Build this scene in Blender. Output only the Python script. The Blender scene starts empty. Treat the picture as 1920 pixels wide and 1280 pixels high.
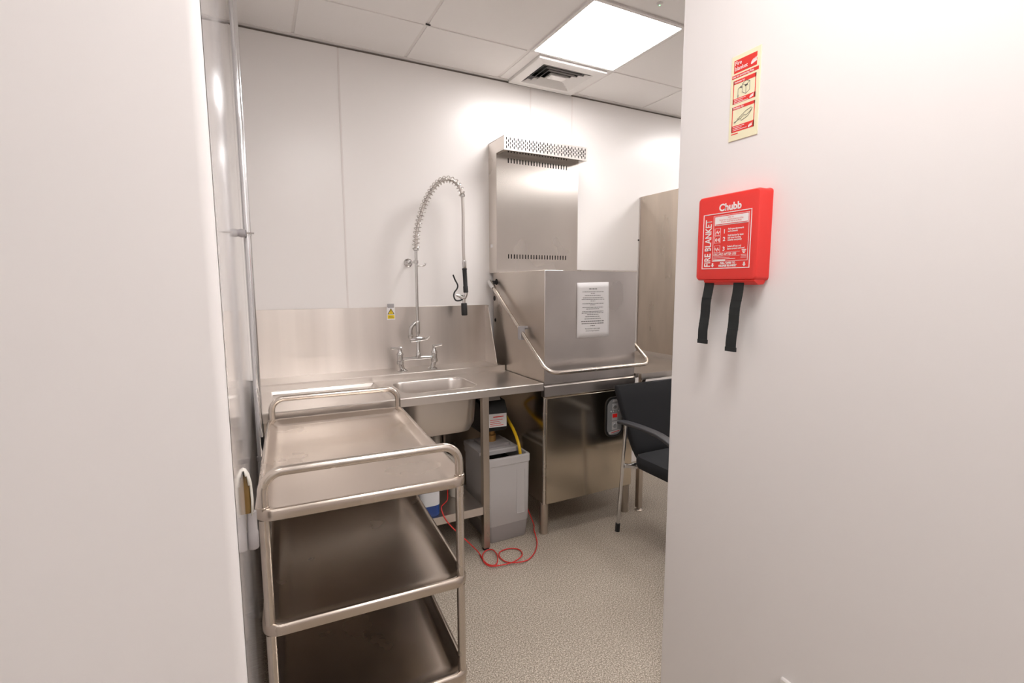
import bpy, bmesh, math, random
from mathutils import Vector, Matrix
from mathutils.geometry import tessellate_polygon
random.seed(4)
sc = bpy.context.scene
col = sc.collection

# ------------------------------------------------------------------ camera
FPX, YAW, PITCH, ROLL, CH = 918.97, .4791, .1160, -.0022, 1.4458
FW = Vector((math.sin(YAW)*math.cos(PITCH), math.cos(YAW)*math.cos(PITCH), -math.sin(PITCH)))
_r = Vector((math.cos(YAW), -math.sin(YAW), 0)); _u = _r.cross(FW)
RT = _r*math.cos(ROLL)+_u*math.sin(ROLL); UP = _u*math.cos(ROLL)-_r*math.sin(ROLL)
cam = bpy.data.cameras.new('camera'); co = bpy.data.objects.new('camera', cam); col.objects.link(co)
cam.sensor_width = 36; cam.lens = FPX/1920*36; cam.clip_start = .01
co.matrix_world = Matrix(((RT.x, UP.x, -FW.x, 0), (RT.y, UP.y, -FW.y, 0), (RT.z, UP.z, -FW.z, CH), (0, 0, 0, 1)))
sc.camera = co
def un(x, y, ax, v):
    """photo pixel -> point on the plane ax = v"""
    d = RT*((x-960)/FPX)+UP*((640-y)/FPX)+FW
    o = Vector((0, 0, CH)); i = 'XYZ'.index(ax)
    return o+d*((v-o[i])/d[i])

# ------------------------------------------------------------------ world, exposure
w = bpy.data.worlds.new('world'); sc.world = w; w.use_nodes = True
w.node_tree.nodes['Background'].inputs[0].default_value = (1, 1, 1, 1)
w.node_tree.nodes['Background'].inputs[1].default_value = 0.0
sc.view_settings.view_transform = 'Standard'; sc.view_settings.look = 'None'
sc.view_settings.gamma = 1; sc.view_settings.use_curve_mapping = False
sc.view_settings.exposure = 1.22
LED = 8.5          # emission of every ceiling LED panel
LEDCOL = (1.0, .96, .945)

# ------------------------------------------------------------------ materials
M = {}
def mat(name, color, rough=.5, metal=0, **k):
    m = bpy.data.materials.new(name); m.use_nodes = True
    b = m.node_tree.nodes['Principled BSDF']
    b.inputs['Base Color'].default_value = (*color, 1); b.inputs['Roughness'].default_value = rough
    b.inputs['Metallic'].default_value = metal
    for a, v in k.items(): b.inputs[a.replace('_', ' ')].default_value = v
    M[name] = m; return m
def nodes(m): return m.node_tree.nodes, m.node_tree.links, m.node_tree.nodes['Principled BSDF']
def noise_tex(m, scale, detail=4, stretch=(1, 1, 1), rough=.55):
    n, l, b = nodes(m)
    tc = n.new('ShaderNodeNewGeometry'); mp = n.new('ShaderNodeMapping'); mp.inputs['Scale'].default_value = stretch
    t = n.new('ShaderNodeTexNoise'); t.inputs['Scale'].default_value = scale; t.inputs['Detail'].default_value = detail
    t.inputs['Roughness'].default_value = rough
    l.new(tc.outputs['Position'], mp.inputs[0]); l.new(mp.outputs[0], t.inputs['Vector'])
    return t
def ramp(m, src, stops):
    n, l, b = nodes(m); r = n.new('ShaderNodeValToRGB')
    while len(r.color_ramp.elements) < len(stops): r.color_ramp.elements.new(.5)
    for e, (p, c) in zip(r.color_ramp.elements, stops): e.position = p; e.color = (*c, 1) if len(c) == 3 else c
    l.new(src.outputs[0], r.inputs[0]); return r
def maprange(m, src, a, b_, lo=.3, hi=.7):
    n, l, b = nodes(m); r = n.new('ShaderNodeMapRange')
    r.inputs[1].default_value = lo; r.inputs[2].default_value = hi; r.inputs[3].default_value = a; r.inputs[4].default_value = b_
    l.new(src.outputs[0], r.inputs[0]); return r
def bump(m, src, strength, dist=.001):
    n, l, b = nodes(m); bp = n.new('ShaderNodeBump'); bp.inputs['Strength'].default_value = strength
    bp.inputs['Distance'].default_value = dist; l.new(src.outputs[0], bp.inputs['Height']); l.new(bp.outputs[0], b.inputs['Normal'])
def steel(name, c, r0, r1, smudge_reflection=3, streak=(1, 1, 1), dark=.88, aniso=0, arot=0):
    m = mat(name, c, r0, 1); n, l, b = nodes(m)
    s = noise_tex(m, smudge_reflection, 3, streak, .5)
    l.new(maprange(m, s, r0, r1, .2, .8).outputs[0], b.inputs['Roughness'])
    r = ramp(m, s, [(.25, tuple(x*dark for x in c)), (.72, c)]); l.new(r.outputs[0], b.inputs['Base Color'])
    if aniso:
        b.inputs['Anisotropic'].default_value = aniso; b.inputs['Anisotropic Rotation'].default_value = arot
        t = n.new('ShaderNodeTangent'); t.direction_type = 'RADIAL'; t.axis = 'Z'; l.new(t.outputs[0], b.inputs['Tangent'])
    return m
steel('steel_splash', (.79, .735, .69), .26, .42, 2.0, (3.0, 1, .16), .74, .7, .25)  # vertical streaks put reflected light and dark bands into the base colour
steel('steel_table', (.74, .695, .655), .26, .44, 5, (1, 1, 1), .90)
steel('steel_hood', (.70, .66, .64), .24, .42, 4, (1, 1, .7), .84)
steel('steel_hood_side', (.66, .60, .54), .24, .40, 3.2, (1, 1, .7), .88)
steel('steel_tower', (.79, .74, .69), .24, .30, 2, (1, 1, 1), .96, .8, 0)
steel('steel_cabinet', (.64, .565, .465), .14, .20, 2.5, (1, 1, .5), .92)
steel('steel_screen', (.64, .56, .475), .22, .46, 3.5, (1, 1.8, .45), .74)
steel('steel_trolley', (.60, .53, .465), .22, .29, 5, (1, 1, 1), .93)
steel('steel_tube', (.66, .60, .54), .20, .30, 14, (1, 1, 1), .9)
steel('steel_leg', (.58, .52, .46), .25, .35, 10, (1, 1, .3), .85)
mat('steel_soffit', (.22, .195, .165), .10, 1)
mat('steel_grille', (.80, .765, .735), .36, 1)
mat('chrome', (.62, .61, .60), .10, 1)
mat('pipe_chrome', (.74, .745, .76), .13, 1)
mat('spring_steel', (.66, .63, .60), .2, 1)
mat('hose_braid', (.62, .58, .55), .38, .8)
mat('wall_panel', (.89, .86, .84), .27)
mat('joint_dark', (.20, .165, .14), .8)
mat('joint_strip', (.80, .755, .73), .35)
mat('wall_paint', (.88, .85, .84), .50)
mat('wall_gloss', (.88, .85, .84), .07)
mat('corner_trim', (.88, .85, .83), .35)
m = mat('ceiling_tile', (.92, .895, .875), .9); bump(m, noise_tex(m, 260, 3), .25, .002)
mat('ceiling_bar', (.84, .805, .78), .55)
mat('diffuser_white', (.84, .815, .79), .45)
mat('plenum_dark', (.018, .016, .015), .9)
m = mat('floor_vinyl', (.4, .36, .31), .55); n_, l_, b_ = nodes(m)
s = noise_tex(m, 190, 2, rough=.75); r = ramp(m, s, [(.34, (.19, .152, .115)), (.50, (.42, .36, .29)), (.66, (.80, .73, .63))])
p = noise_tex(m, 1.6, 4); pr = ramp(m, p, [(.3, (.86, .85, .84)), (.7, (1, 1, 1))])
mx = n_.new('ShaderNodeMix'); mx.data_type = 'RGBA'; mx.blend_type = 'MULTIPLY'; mx.inputs[0].default_value = 1
l_.new(r.outputs[0], mx.inputs[6]); l_.new(pr.outputs[0], mx.inputs[7]); l_.new(mx.outputs[2], b_.inputs['Base Color'])
bump(m, s, .2, .001)
mat('plastic_grey', (.54, .52, .515), .42)
mat('plastic_grey_dark', (.36, .335, .33), .45)
mat('plastic_black', (.014, .014, .015), .45)
mat('rubber_black', (.02, .02, .021), .6)
mat('brine_dark', (.012, .02, .035), .2)
mat('brass', (.42, .24, .08), .4, .6)
mat('yellow_hose', (.85, .53, .02), .35)
mat('red_tube', (.66, .035, .03), .35)
mat('blue_liquid', (.02, .07, .30), .15)
mat('bottle_white', (.75, .76, .78), .4)
mat('drain_plastic', (.50, .46, .40), .4)
m = mat('chair_fabric', (.017, .018, .021), .85); bump(m, noise_tex(m, 500, 2), .3, .001)
mat('chair_arm', (.055, .055, .06), .45)
mat('paper', (.88, .86, .86), .6)
mat('ink', (.16, .15, .15), .7)
mat('ink_black', (.02, .02, .02), .6)
mat('yellow_sign', (.90, .66, .02), .45)
mat('tag_grey', (.42, .40, .41), .5)
mat('fire_red', (.86, .040, .032), .35)
mat('sign_red', (.80, .045, .035), .45)
mat('white_print', (.92, .86, .85), .5)
mat('sign_cream', (.90, .85, .60), .45)
m = mat('strap_black', (.012, .014, .014), .75)
mat('panel_face', (.33, .34, .35), .35)
mat('panel_white', (.62, .62, .62), .4)
mat('display_red', (.5, .01, .01), .3, Emission_Color=(1, .03, .02, 1), Emission_Strength=.06)
mat('cup_white', (.80, .77, .70), .3)
mat('cup_brown', (.20, .115, .03), .4)
mat('lead_green', (.2, .8, .3), .4, Emission_Color=(.3, 1, .4, 1), Emission_Strength=1.5)
m = bpy.data.materials.new('led_diffuser'); m.use_nodes = True; M['led_diffuser'] = m
b_ = m.node_tree.nodes['Principled BSDF']; b_.inputs['Base Color'].default_value = (.9, .9, .9, 1)
b_.inputs['Emission Color'].default_value = (*LEDCOL, 1); b_.inputs['Emission Strength'].default_value = LED

# ------------------------------------------------------------------ mesh helpers (world coordinates)
def wloc(o):
    v = Vector((0, 0, 0))
    while o: v += o.location; o = o.parent
    return v
def obj(name, bm, material, parent=None, smooth=False, bevel=0, local=False, seg=2, solid=0):
    me = bpy.data.meshes.new(name)
    bmesh.ops.recalc_face_normals(bm, faces=bm.faces)
    if parent is not None and not local: bmesh.ops.translate(bm, verts=bm.verts, vec=-wloc(parent))
    bm.to_mesh(me); bm.free()
    mats = material if isinstance(material, (list, tuple)) else [material]
    for mm in mats: me.materials.append(M[mm])
    o = bpy.data.objects.new(name, me); col.objects.link(o); o.parent = parent
    if smooth:
        for pl in me.polygons: pl.use_smooth = True
        me.set_sharp_from_angle(angle=math.radians(38))
    if solid:
        md = o.modifiers.new('s', 'SOLIDIFY'); md.thickness = solid; md.offset = 0
    if bevel:
        md = o.modifiers.new('b', 'BEVEL'); md.width = bevel; md.segments = seg; md.limit_method = 'ANGLE'; md.angle_limit = math.radians(40)
        for pl in me.polygons: pl.use_smooth = True
        me.set_sharp_from_angle(angle=math.radians(40))
    return o
def thing(name, label, cat, loc, group=None, rz=0):
    o = bpy.data.objects.new(name, None); col.objects.link(o); o.location = loc; o.rotation_euler = (0, 0, rz)
    o.empty_display_size = .1
    return tag(o, label, cat, group)
def tag(o, label, cat, group=None):
    o['label'] = label; o['category'] = cat
    if group: o['group'] = group
    return o
def origin_to(o, p):
    p = Vector(p); o.data.transform(Matrix.Translation(-p)); o.location = p; return o
def structure(o): o['kind'] = 'structure'; return o
def BM(): return bmesh.new()
def box(x0, x1, y0, y1, z0, z1, bm=None):
    bm = bm or BM()
    v = [bm.verts.new((x, y, z)) for z in (z0, z1) for y in (y0, y1) for x in (x0, x1)]
    for f in ((0, 2, 3, 1), (4, 5, 7, 6), (0, 1, 5, 4), (2, 6, 7, 3), (0, 4, 6, 2), (1, 3, 7, 5)): bm.faces.new([v[i] for i in f])
    return bm
def quad(bm, a, b, c, d): return bm.faces.new([bm.verts.new(p) for p in (a, b, c, d)])
def prism(poly, axis, a, b, bm=None):
    """polygon of 2D points extruded along axis ('X': pts are (y,z); 'Y': (x,z); 'Z': (x,y))"""
    bm = bm or BM()
    def P(p, t): return {'X': (t, p[0], p[1]), 'Y': (p[0], t, p[1]), 'Z': (p[0], p[1], t)}[axis]
    A = [bm.verts.new(P(p, a)) for p in poly]; B = [bm.verts.new(P(p, b)) for p in poly]
    bm.faces.new(A); bm.faces.new(B[::-1]); n = len(poly)
    for i in range(n): bm.faces.new((A[i], A[(i+1) % n], B[(i+1) % n], B[i]))
    return bm
def loft(loops, bm=None, cap0=True, cap1=True, closed=True):
    bm = bm or BM(); L = [[bm.verts.new(p) for p in lp] for lp in loops]
    for a, b in zip(L, L[1:]):
        n = len(a)
        for i in range(n if closed else n-1): bm.faces.new((a[i], a[(i+1) % n], b[(i+1) % n], b[i]))
    if cap0: bm.faces.new(L[0][::-1])
    if cap1: bm.faces.new(L[-1])
    return bm
def rr(x0, x1, y0, y1, r, n=6):
    """rounded rectangle outline, counter-clockwise 2D"""
    r = max(r, 1e-4); out = []
    for cx, cy, a0 in ((x1-r, y0+r, -90), (x1-r, y1-r, 0), (x0+r, y1-r, 90), (x0+r, y0+r, 180)):
        for i in range(n+1):
            a = math.radians(a0+90*i/n); out.append((cx+r*math.cos(a), cy+r*math.sin(a)))
    return out
def smooth_path(pts, n=8):
    """Catmull-Rom through points"""
    P = [Vector(p) for p in pts]; P = [P[0]*2-P[1]]+P+[P[-1]*2-P[-2]]; out = []
    for i in range(1, len(P)-2):
        a, b, c, d = P[i-1:i+3]
        for k in range(n):
            t = k/n
            out.append(.5*((2*b)+(c-a)*t+(2*a-5*b+4*c-d)*t*t+(3*b-a-3*c+d)*t**3))
    return out+[P[-2]]
def fillet(pts, r, n=8):
    P = [Vector(p) for p in pts]; out = [P[0]]
    for a, b, c in zip(P, P[1:], P[2:]):
        u = (a-b).normalized(); v = (c-b).normalized(); ang = u.angle(v)
        d = min(r/math.tan(ang/2), (a-b).length*.49, (c-b).length*.49); rad = d*math.tan(ang/2)
        ctr = b+(u+v).normalized()*(rad/math.sin(ang/2)); s = b+u*d; e = b+v*d
        for k in range(n+1):
            t = k/n; w_ = (s-ctr).lerp(e-ctr, t).normalized(); out.append(ctr+w_*rad)
    return out+[P[-1]]
def tube(pts, r, seg=14, bm=None, cap=True):
    bm = bm or BM(); P = [Vector(p) for p in pts]; n = len(P)
    R_ = r if isinstance(r, (list, tuple)) else [r]*n
    T = [((P[min(i+1, n-1)]-P[max(i-1, 0)])).normalized() for i in range(n)]
    a = Vector((0, 0, 1)) if abs(T[0].z) < .9 else Vector((1, 0, 0))
    N = (a-T[0]*a.dot(T[0])).normalized(); rings = []
    for i in range(n):
        N = (N-T[i]*N.dot(T[i])).normalized(); B = T[i].cross(N)
        rings.append([P[i]+(N*math.cos(2*math.pi*k/seg)+B*math.sin(2*math.pi*k/seg))*R_[i] for k in range(seg)])
    return loft(rings, bm, cap, cap)
def lathe(prof, c, axis=(0, 0, 1), seg=20, bm=None):
    """profile of (radius, height) about an axis through c"""
    ax = Vector(axis).normalized(); pts = [Vector(c)+ax*h for r, h in prof]
    bm = bm or BM(); a = Vector((0, 0, 1)) if abs(ax.z) < .9 else Vector((1, 0, 0))
    N = (a-ax*a.dot(ax)).normalized(); B = ax.cross(N)
    return loft([[p+(N*math.cos(2*math.pi*k/seg)+B*math.sin(2*math.pi*k/seg))*max(r, 1e-4) for k in range(seg)] for p, (r, h) in zip(pts, prof)], bm)
def holed(outer, holes, z, bm):
    """flat face at height z with holes"""
    polys = [[Vector((p[0], p[1], 0)) for p in outer]]+[[Vector((p[0], p[1], 0)) for p in h] for h in holes]
    flat = [bm.verts.new((v.x, v.y, z)) for pl in polys for v in pl]
    for t in tessellate_polygon(polys):
        try: bm.faces.new([flat[i] for i in t])
        except ValueError: pass
    return flat
def slotted(x0, x1, z0, z1, y, cols, bm=None):
    """sheet in the plane y with vertical slots: cols = list of (xa, xb, [(za, zb), ...]) sorted by x"""
    bm = bm or BM(); x = x0
    def q(a, b, c, d):
        if b-a > 1e-6 and d-c > 1e-6: quad(bm, (a, y, c), (b, y, c), (b, y, d), (a, y, d))
    for xa, xb, hs in cols:
        q(x, xa, z0, z1); zz = z0
        for za, zb in sorted(hs): q(xa, xb, zz, za); zz = zb
        q(xa, xb, zz, z1); x = xb
    q(x, x1, z0, z1); return bm
def text(bm, body, size, p, u, v, align='LEFT', off=0, narrow=1):
    c = bpy.data.curves.new('t', 'FONT'); c.body = body; c.size = size; c.align_x = align; c.offset = off; c.resolution_u = 4
    c.space_line = .95
    o = bpy.data.objects.new('t', c); col.objects.link(o); dg = bpy.context.evaluated_depsgraph_get()
    me = bpy.data.meshes.new_from_object(o.evaluated_get(dg)); bpy.data.objects.remove(o); bpy.data.curves.remove(c)
    u = Vector(u)*narrow; v = Vector(v); w_ = Vector(u).cross(v)
    me.transform(Matrix(((u.x, v.x, w_.x, p[0]), (u.y, v.y, w_.y, p[1]), (u.z, v.z, w_.z, p[2]), (0, 0, 0, 1))))
    bm.from_mesh(me); bpy.data.meshes.remove(me)

# ================================================================== SETTING
YB, H, XL = 2.985, 2.757, -.05          # back wall, ceiling height, glossy left wall
NY, RX, RY = .885, 1.23, 1.20           # near-left wall end, partition face and its end
X_MIN, X_MAX, Y_MIN = -1.9, 4.3, -2.0
o = structure(obj('floor', box(X_MIN-.1, X_MAX+.1, Y_MIN-.1, YB+.1, -.05, 0), 'floor_vinyl'))
wb = structure(obj('wall_back', box(XL-.1, X_MAX+.1, YB+.008, YB+.1, 0, H+.05), 'wall_paint'))
seams = [XL, .473, 1.695, 2.027, 3.25, X_MAX]
for a, b in zip(seams, seams[1:]):
    obj('panel', box(a+.004, b-.004, YB, YB+.008, 0, H-.014), 'wall_panel', wb, bevel=.0012)
for a in seams[1:-1]:
    obj('joint_strip', box(a-.0045, a+.0045, YB-.0012, YB+.006, 0, H-.016), 'joint_strip', wb)
wl = structure(obj('wall_left', box(XL-.1, XL, NY+.015, YB+.02, 0, H+.05), 'wall_gloss'))
obj('corner_trim', prism([(XL, YB-.02), (XL+.005, YB-.018), (XL+.018, YB-.005), (XL+.02, YB), (XL, YB)], 'Z', .93, H-.02), 'corner_trim', wl)
nib = [(X_MIN, NY)]+[(XL-.018+.018*math.sin(math.radians(a)), NY+.018-.018*math.cos(math.radians(a))) for a in range(0, 91, 10)]+[(XL, NY+.03), (XL-.09, NY+.09), (X_MIN, NY+.09)]
structure(obj('wall_near_left', prism(nib, 'Z', 0, H+.05), 'wall_paint', smooth=True))
structure(obj('wall_right', box(RX, RX+.11, Y_MIN, RY, 0, H+.05), 'wall_paint', bevel=.003))
structure(obj('wall_far_left', box(X_MIN-.1, X_MIN, Y_MIN, NY+.05, 0, H+.05), 'wall_paint'))
structure(obj('wall_front', box(X_MIN-.1, X_MAX+.1, Y_MIN-.1, Y_MIN, 0, H+.05), 'wall_paint'))
structure(obj('wall_far_right', box(X_MAX, X_MAX+.1, Y_MIN, YB+.05, 0, H+.05), 'wall_paint'))

# ceiling: lay-in tiles on a bar grid
ce = structure(obj('ceiling', box(X_MIN-.1, X_MAX+.1, Y_MIN-.1, YB+.1, H+.06, H+.1), 'ceiling_bar'))
GX = [.244+.6*k for k in range(-4, 8)]; GY = [2.563-.6*k for k in range(0, 8)]
gx = [g for g in GX if X_MIN < g < X_MAX]; gy = [g for g in GY if g > Y_MIN]
led_cells = {(1.444, 1.963), (.244, .163), (.244, -1.637), (3.244, 1.963), (3.244, .163)}
for g in gx: obj('ceiling_bar', box(g-.012, g+.012, Y_MIN, YB, H+.003, H+.035), 'ceiling_bar', ce)
for g in gy: obj('ceiling_bar', box(X_MIN, X_MAX, g-.0118, g+.0118, H+.0035, H+.034), 'ceiling_bar', ce)
tile_me = {}
ex = [X_MIN]+gx+[X_MAX]; ey = [YB]+gy+[Y_MIN]
for i in range(len(ex)-1):
    for j in range(len(ey)-1):
        x0, x1, y1, y0 = ex[i], ex[i+1], ey[j], ey[j+1]
        if any(abs(x0-a) < .01 and abs(y0-b) < .01 for a, b in led_cells): continue
        if abs(x0-1.444) < .01 and j == 0: continue          # the air diffuser
        k = (round(x1-x0, 3), round(y1-y0, 3)); g = .0075
        if k not in tile_me:
            t = obj('ceiling_tile', box(g, k[0]-g, g, k[1]-g, 0, .015), 'ceiling_tile', ce, local=True, bevel=.002, seg=1)
            tile_me[k] = t
        else:
            t = tile_me[k].copy(); col.objects.link(t)
        t.location = (x0, y0, H-.001+random.uniform(-.0006, .0006)); t.rotation_euler = (random.uniform(-.0015, .0015), random.uniform(-.0015, .0015), 0)
tr = structure(obj('trim_1', prism([(YB-.026, H-.004), (YB, H-.004), (YB, H+.004), (YB-.026, H+.002)], 'X', XL, X_MAX), 'ceiling_bar'))
obj('shadow_gap', box(XL, X_MAX, YB+.004, YB+.0085, H-.013, H-.005), 'joint_dark', tr)
obj('chipped_corner', prism([(.834, 2.540), (.862, 2.546), (.858, 2.553), (.836, 2.551)], 'Z', H-.006, H-.0025), 'plenum_dark', ce)

def led_panel(x, y, label):
    t = thing('ceiling_light', label, 'light', (x+.3, y+.3, H), 'recessed square LED ceiling panels')
    bm = BM(); z0 = H-.006; z1 = H+.02
    loft([[(px, py, z) for px, py in rr(x+a, x+.6-a, y+a, y+.6-a, .004, 2)] for a, z in ((.004, z1), (.004, z0), (.022, z0-.001), (.024, z0+.004))], bm, False, False)
    obj('frame', bm, 'diffuser_white', t)
    obj('diffuser', box(x+.023, x+.577, y+.023, y+.577, z0+.002, z0+.008), 'led_diffuser', t)
led_panel(1.444, 1.963, 'bright square LED panel in the ceiling next to the air diffuser')
led_panel(.244, .163, 'square LED panel in the ceiling over the passage in front of the trolley')
led_panel(.244, -1.637, 'unseen square LED panel added in the ceiling at the back end of the passage for fill light')  # unseen panel added to lift the general light level
led_panel(3.244, 1.963, 'square LED panel in the ceiling beyond the steel side screen')
led_panel(3.244, .163, 'unseen square LED panel added in the ceiling behind the fire blanket partition for fill light')  # another unseen panel, added to brighten the right-hand part of the room

# four-way air diffuser
vx0, vx1, vy0, vy1, vz = 1.520, 2.005, 2.572, 2.972, H-.018
v = thing('air_diffuser', 'white square four-way ceiling air diffuser with nested louvres above the dishwasher', 'vent', ((vx0+vx1)/2, (vy0+vy1)/2, H))
def sq(a, z): return [(px, py, z) for px, py in rr(vx0+a, vx1-a, vy0+a*.93, vy1-a*.93, .003, 2)]
obj('frame', loft([sq(.0, H+.012), sq(0, vz), sq(.006, vz-.003), sq(.062, vz-.003), sq(.068, vz+.004), sq(.066, H+.03)], None, False, False), 'diffuser_white', v, smooth=True)
obj('plenum', loft([sq(.062, vz+.006), sq(.062, H+.055), sq(.10, H+.056)], None, False, True), 'plenum_dark', v)
for k in range(4):
    a = .072+k*.031
    obj('louvre', loft([sq(a, vz-.002), sq(a+.017, vz+.014), sq(a+.019, vz+.014), sq(a+.003, vz-.003)], None, False, False), 'diffuser_white', v)
obj('centre_plate', loft([sq(.186, vz-.001), sq(.190, vz+.012)]), 'diffuser_white', v)
for a, b in ((1.456, 1.519), (2.006, 2.032)): obj('ceiling_tile', box(a, b, 2.570, YB-.006, H-.001, H+.014), 'ceiling_tile', ce, bevel=.0015, seg=1)
p = un(1237, 6, 'Z', H)
t = thing('smoke_detector', 'tiny white ceiling sensor with a green light beside the LED panel', 'detector', p)
obj('body', lathe([(.016, .002), (.017, -.003), (.014, -.007), (.006, -.009)], p, seg=20), 'diffuser_white', t, smooth=True)
obj('indicator', lathe([(.003, -.007), (.003, -.0105), (.001, -.011)], p, seg=10), 'lead_green', t)

# ================================================================== SERVICE TROLLEY
TR = thing('service_trolley', 'three-tier stainless steel service trolley with tubular push rails at both ends', 'trolley', (.270, 1.782, 0), rz=-.050)
tw, td = .283, .468
def tray(ztop, name):
    prof = [(.007, -.034), (.001, -.030), (0, -.024), (0, -.008), (.002, -.003), (.007, 0), (.013, -.0005), (.019, -.004), (.034, -.017), (.046, -.021), (.07, -.0225)]
    L = [[(x, y, ztop+z) for x, y in rr(-tw+a, tw-a, -td+a, td-a, max(.045-a*.35, .02), 7)] for a, z in prof]
    return obj(name, loft(L), 'steel_trolley', TR, smooth=True, local=True)
for z in (.882, .566, .250): tray(z, 'tray')
for sx in (-1, 1):
    for sy in (-1, 1):
        x, y = sx*(tw-.021), sy*(td-.024)
        bm = BM()
        for za, zb in ((.562, .850), (.246, .534), (.125, .218)):
            lathe([(.0125, za), (.0125, zb)], (x, y, 0), seg=18, bm=bm)
        pst = obj('post', bm, 'steel_tube', TR, smooth=True, local=True)
        c = obj('castor', lathe([(.016, .128), (.022, .122), (.022, .116), (.012, .112), (.012, .100)], (x, y, 0), seg=16), 'steel_leg', TR, smooth=True, local=True)
        obj('fork', prism([(y-.02, .055), (y+.03, .055), (y+.018, .104), (y-.018, .104)], 'X', x-.02, x+.02), 'steel_leg', c, local=True)
        obj('wheel', lathe([(.03, -.0115), (.048, -.0105), (.05, -.006), (.05, .006), (.048, .0105), (.03, .0115)], (x, y+.012, .05), (1, 0, 0), 22), 'rubber_black', c, smooth=True, local=True)
for sy in (-1, 1):
    y = sy*(td-.024); a = tw-.021
    pts = fillet([(-a, y, .868), (-a, y, .972), (a, y, .972), (a, y, .868)], .088, 12)
    hr = obj('push_rail', tube(pts, .0125, 18), 'steel_tube', TR, smooth=True, local=True)
    for s in (-1, 1): obj('collar', lathe([(.0150, .876), (.0150, .8835), (.013, .8845)], (s*a, y, 0), seg=18), 'steel_trolley', hr, smooth=True, local=True)

# ================================================================== SINK TABLE
tx0, tx1, ty0, zt, ylf = -.018, 1.390, 2.296, .900, 2.775
T = thing('sink_table', 'stainless steel sink table with raised tap ledge and tall steel splashback', 'sink', (.69, 2.64, 0))
sink = rr(.632, 1.055, 2.382, 2.702, .075, 8); rec = rr(.040, .560, 2.328, ylf-.022, .004, 2)
bm = BM(); holed([(tx0, ty0+.004), (tx1, ty0+.004), (tx1, ylf), (tx0, ylf)], [sink, rec], zt, bm)
loft([[(x, y, zt) for x, y in rec], [(x+(.006 if x < .3 else -.02), y+(.006 if y < 2.5 else -.006), zt-.013-(.004 if x > .3 else 0)) for x, y in rec]], bm, False, True)
prism([(ty0+.004, zt), (ty0, zt-.004), (ty0, zt-.042), (ty0+.014, zt-.042), (ty0+.014, zt-.040), (ty0+.004, zt-.038)], 'X', tx0, tx1, bm)
box(tx0, tx0+.002, ty0+.004, ylf, zt-.042, zt-.0002, bm); box(tx1-.002, tx1, ty0+.004, ylf, zt-.042, zt-.0002, bm)
quad(bm, (tx0, ylf-.001, zt), (tx1, ylf-.001, zt), (tx1, ylf-.001, zt+.034), (tx0, ylf-.001, zt+.034))
wt = obj('worktop', bm, 'steel_table', T)
obj('tap_ledge', box(tx0, 1.372, ylf-.003, YB-.001, zt+.028, zt+.035), 'steel_table', T, bevel=.002)
L = []
for a, z in ((0, 0), (.004, -.004), (.010, -.016), (.016, -.10), (.024, -.20), (.05, -.248), (.10, -.262)):
    L.append([(x, y, zt+z) for x, y in rr(.632+a*.8, 1.055-a*.8, 2.382+a*.8, 2.702-a*.8, max(.075-a*.2, .05), 8)])
ba = obj('basin', loft(L, None, False, True), 'steel_table', T, smooth=True, solid=.0025)
obj('drain', lathe([(.035, -.001), (.035, .003), (.028, .0045), (.020, .001)], (.845, 2.545, zt-.262), seg=24), 'chrome', ba, smooth=True)
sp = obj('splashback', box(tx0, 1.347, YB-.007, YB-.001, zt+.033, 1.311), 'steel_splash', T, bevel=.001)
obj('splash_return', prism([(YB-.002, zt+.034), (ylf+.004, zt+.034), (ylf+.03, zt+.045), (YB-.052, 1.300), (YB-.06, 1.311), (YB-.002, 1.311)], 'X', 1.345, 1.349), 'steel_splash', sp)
for x in (.015, 1.045):
    for y in (2.330, 2.93):
        lg = obj('leg', box(x-.018, x+.018, y-.018, y+.018, .012, zt-.002 if y < 2.5 else zt+.02), 'steel_leg', T, bevel=.002)
        obj('foot', lathe([(.018, 0), (.019, .004), (.013, .014)], (x, y, 0), seg=14), 'rubber_black', lg, smooth=True)
obj('undershelf', prism([(2.318, .250), (2.318, .207), (2.330, .207), (2.330, .212), (2.321, .215), (2.322, .246), (2.945, .246), (2.945, .250)], 'X', .033, 1.029), 'steel_table', T)
obj('shade_sheet', box(.04, 1.38, YB-.012, YB-.008, .10, zt+.02), 'steel_leg', T)  # sheet added to darken the shaded space under the table
obj('under_brace', box(.033, 1.029, 2.92, 2.94, .80, .84), 'steel_leg', T)

# sink waste under the basin
t = thing('sink_waste', 'beige plastic waste pipe and trap under the sink basin', 'pipe', (.955, 2.53, .25))
obj('trap', lathe([(.0, 0), (.040, .002), (.043, .01), (.043, .12), (.036, .13), (.02, .132)], (.955, 2.53, .2503), seg=24), 'drain_plastic', t, smooth=True)
obj('tailpipe', tube(smooth_path([(.845, 2.545, .6355), (.848, 2.545, .56), (.88, 2.54, .50), (.93, 2.533, .46), (.954, 2.53, .40), (.955, 2.53, .37)], 6), .019, 14), 'drain_plastic', t, smooth=True)

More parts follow.
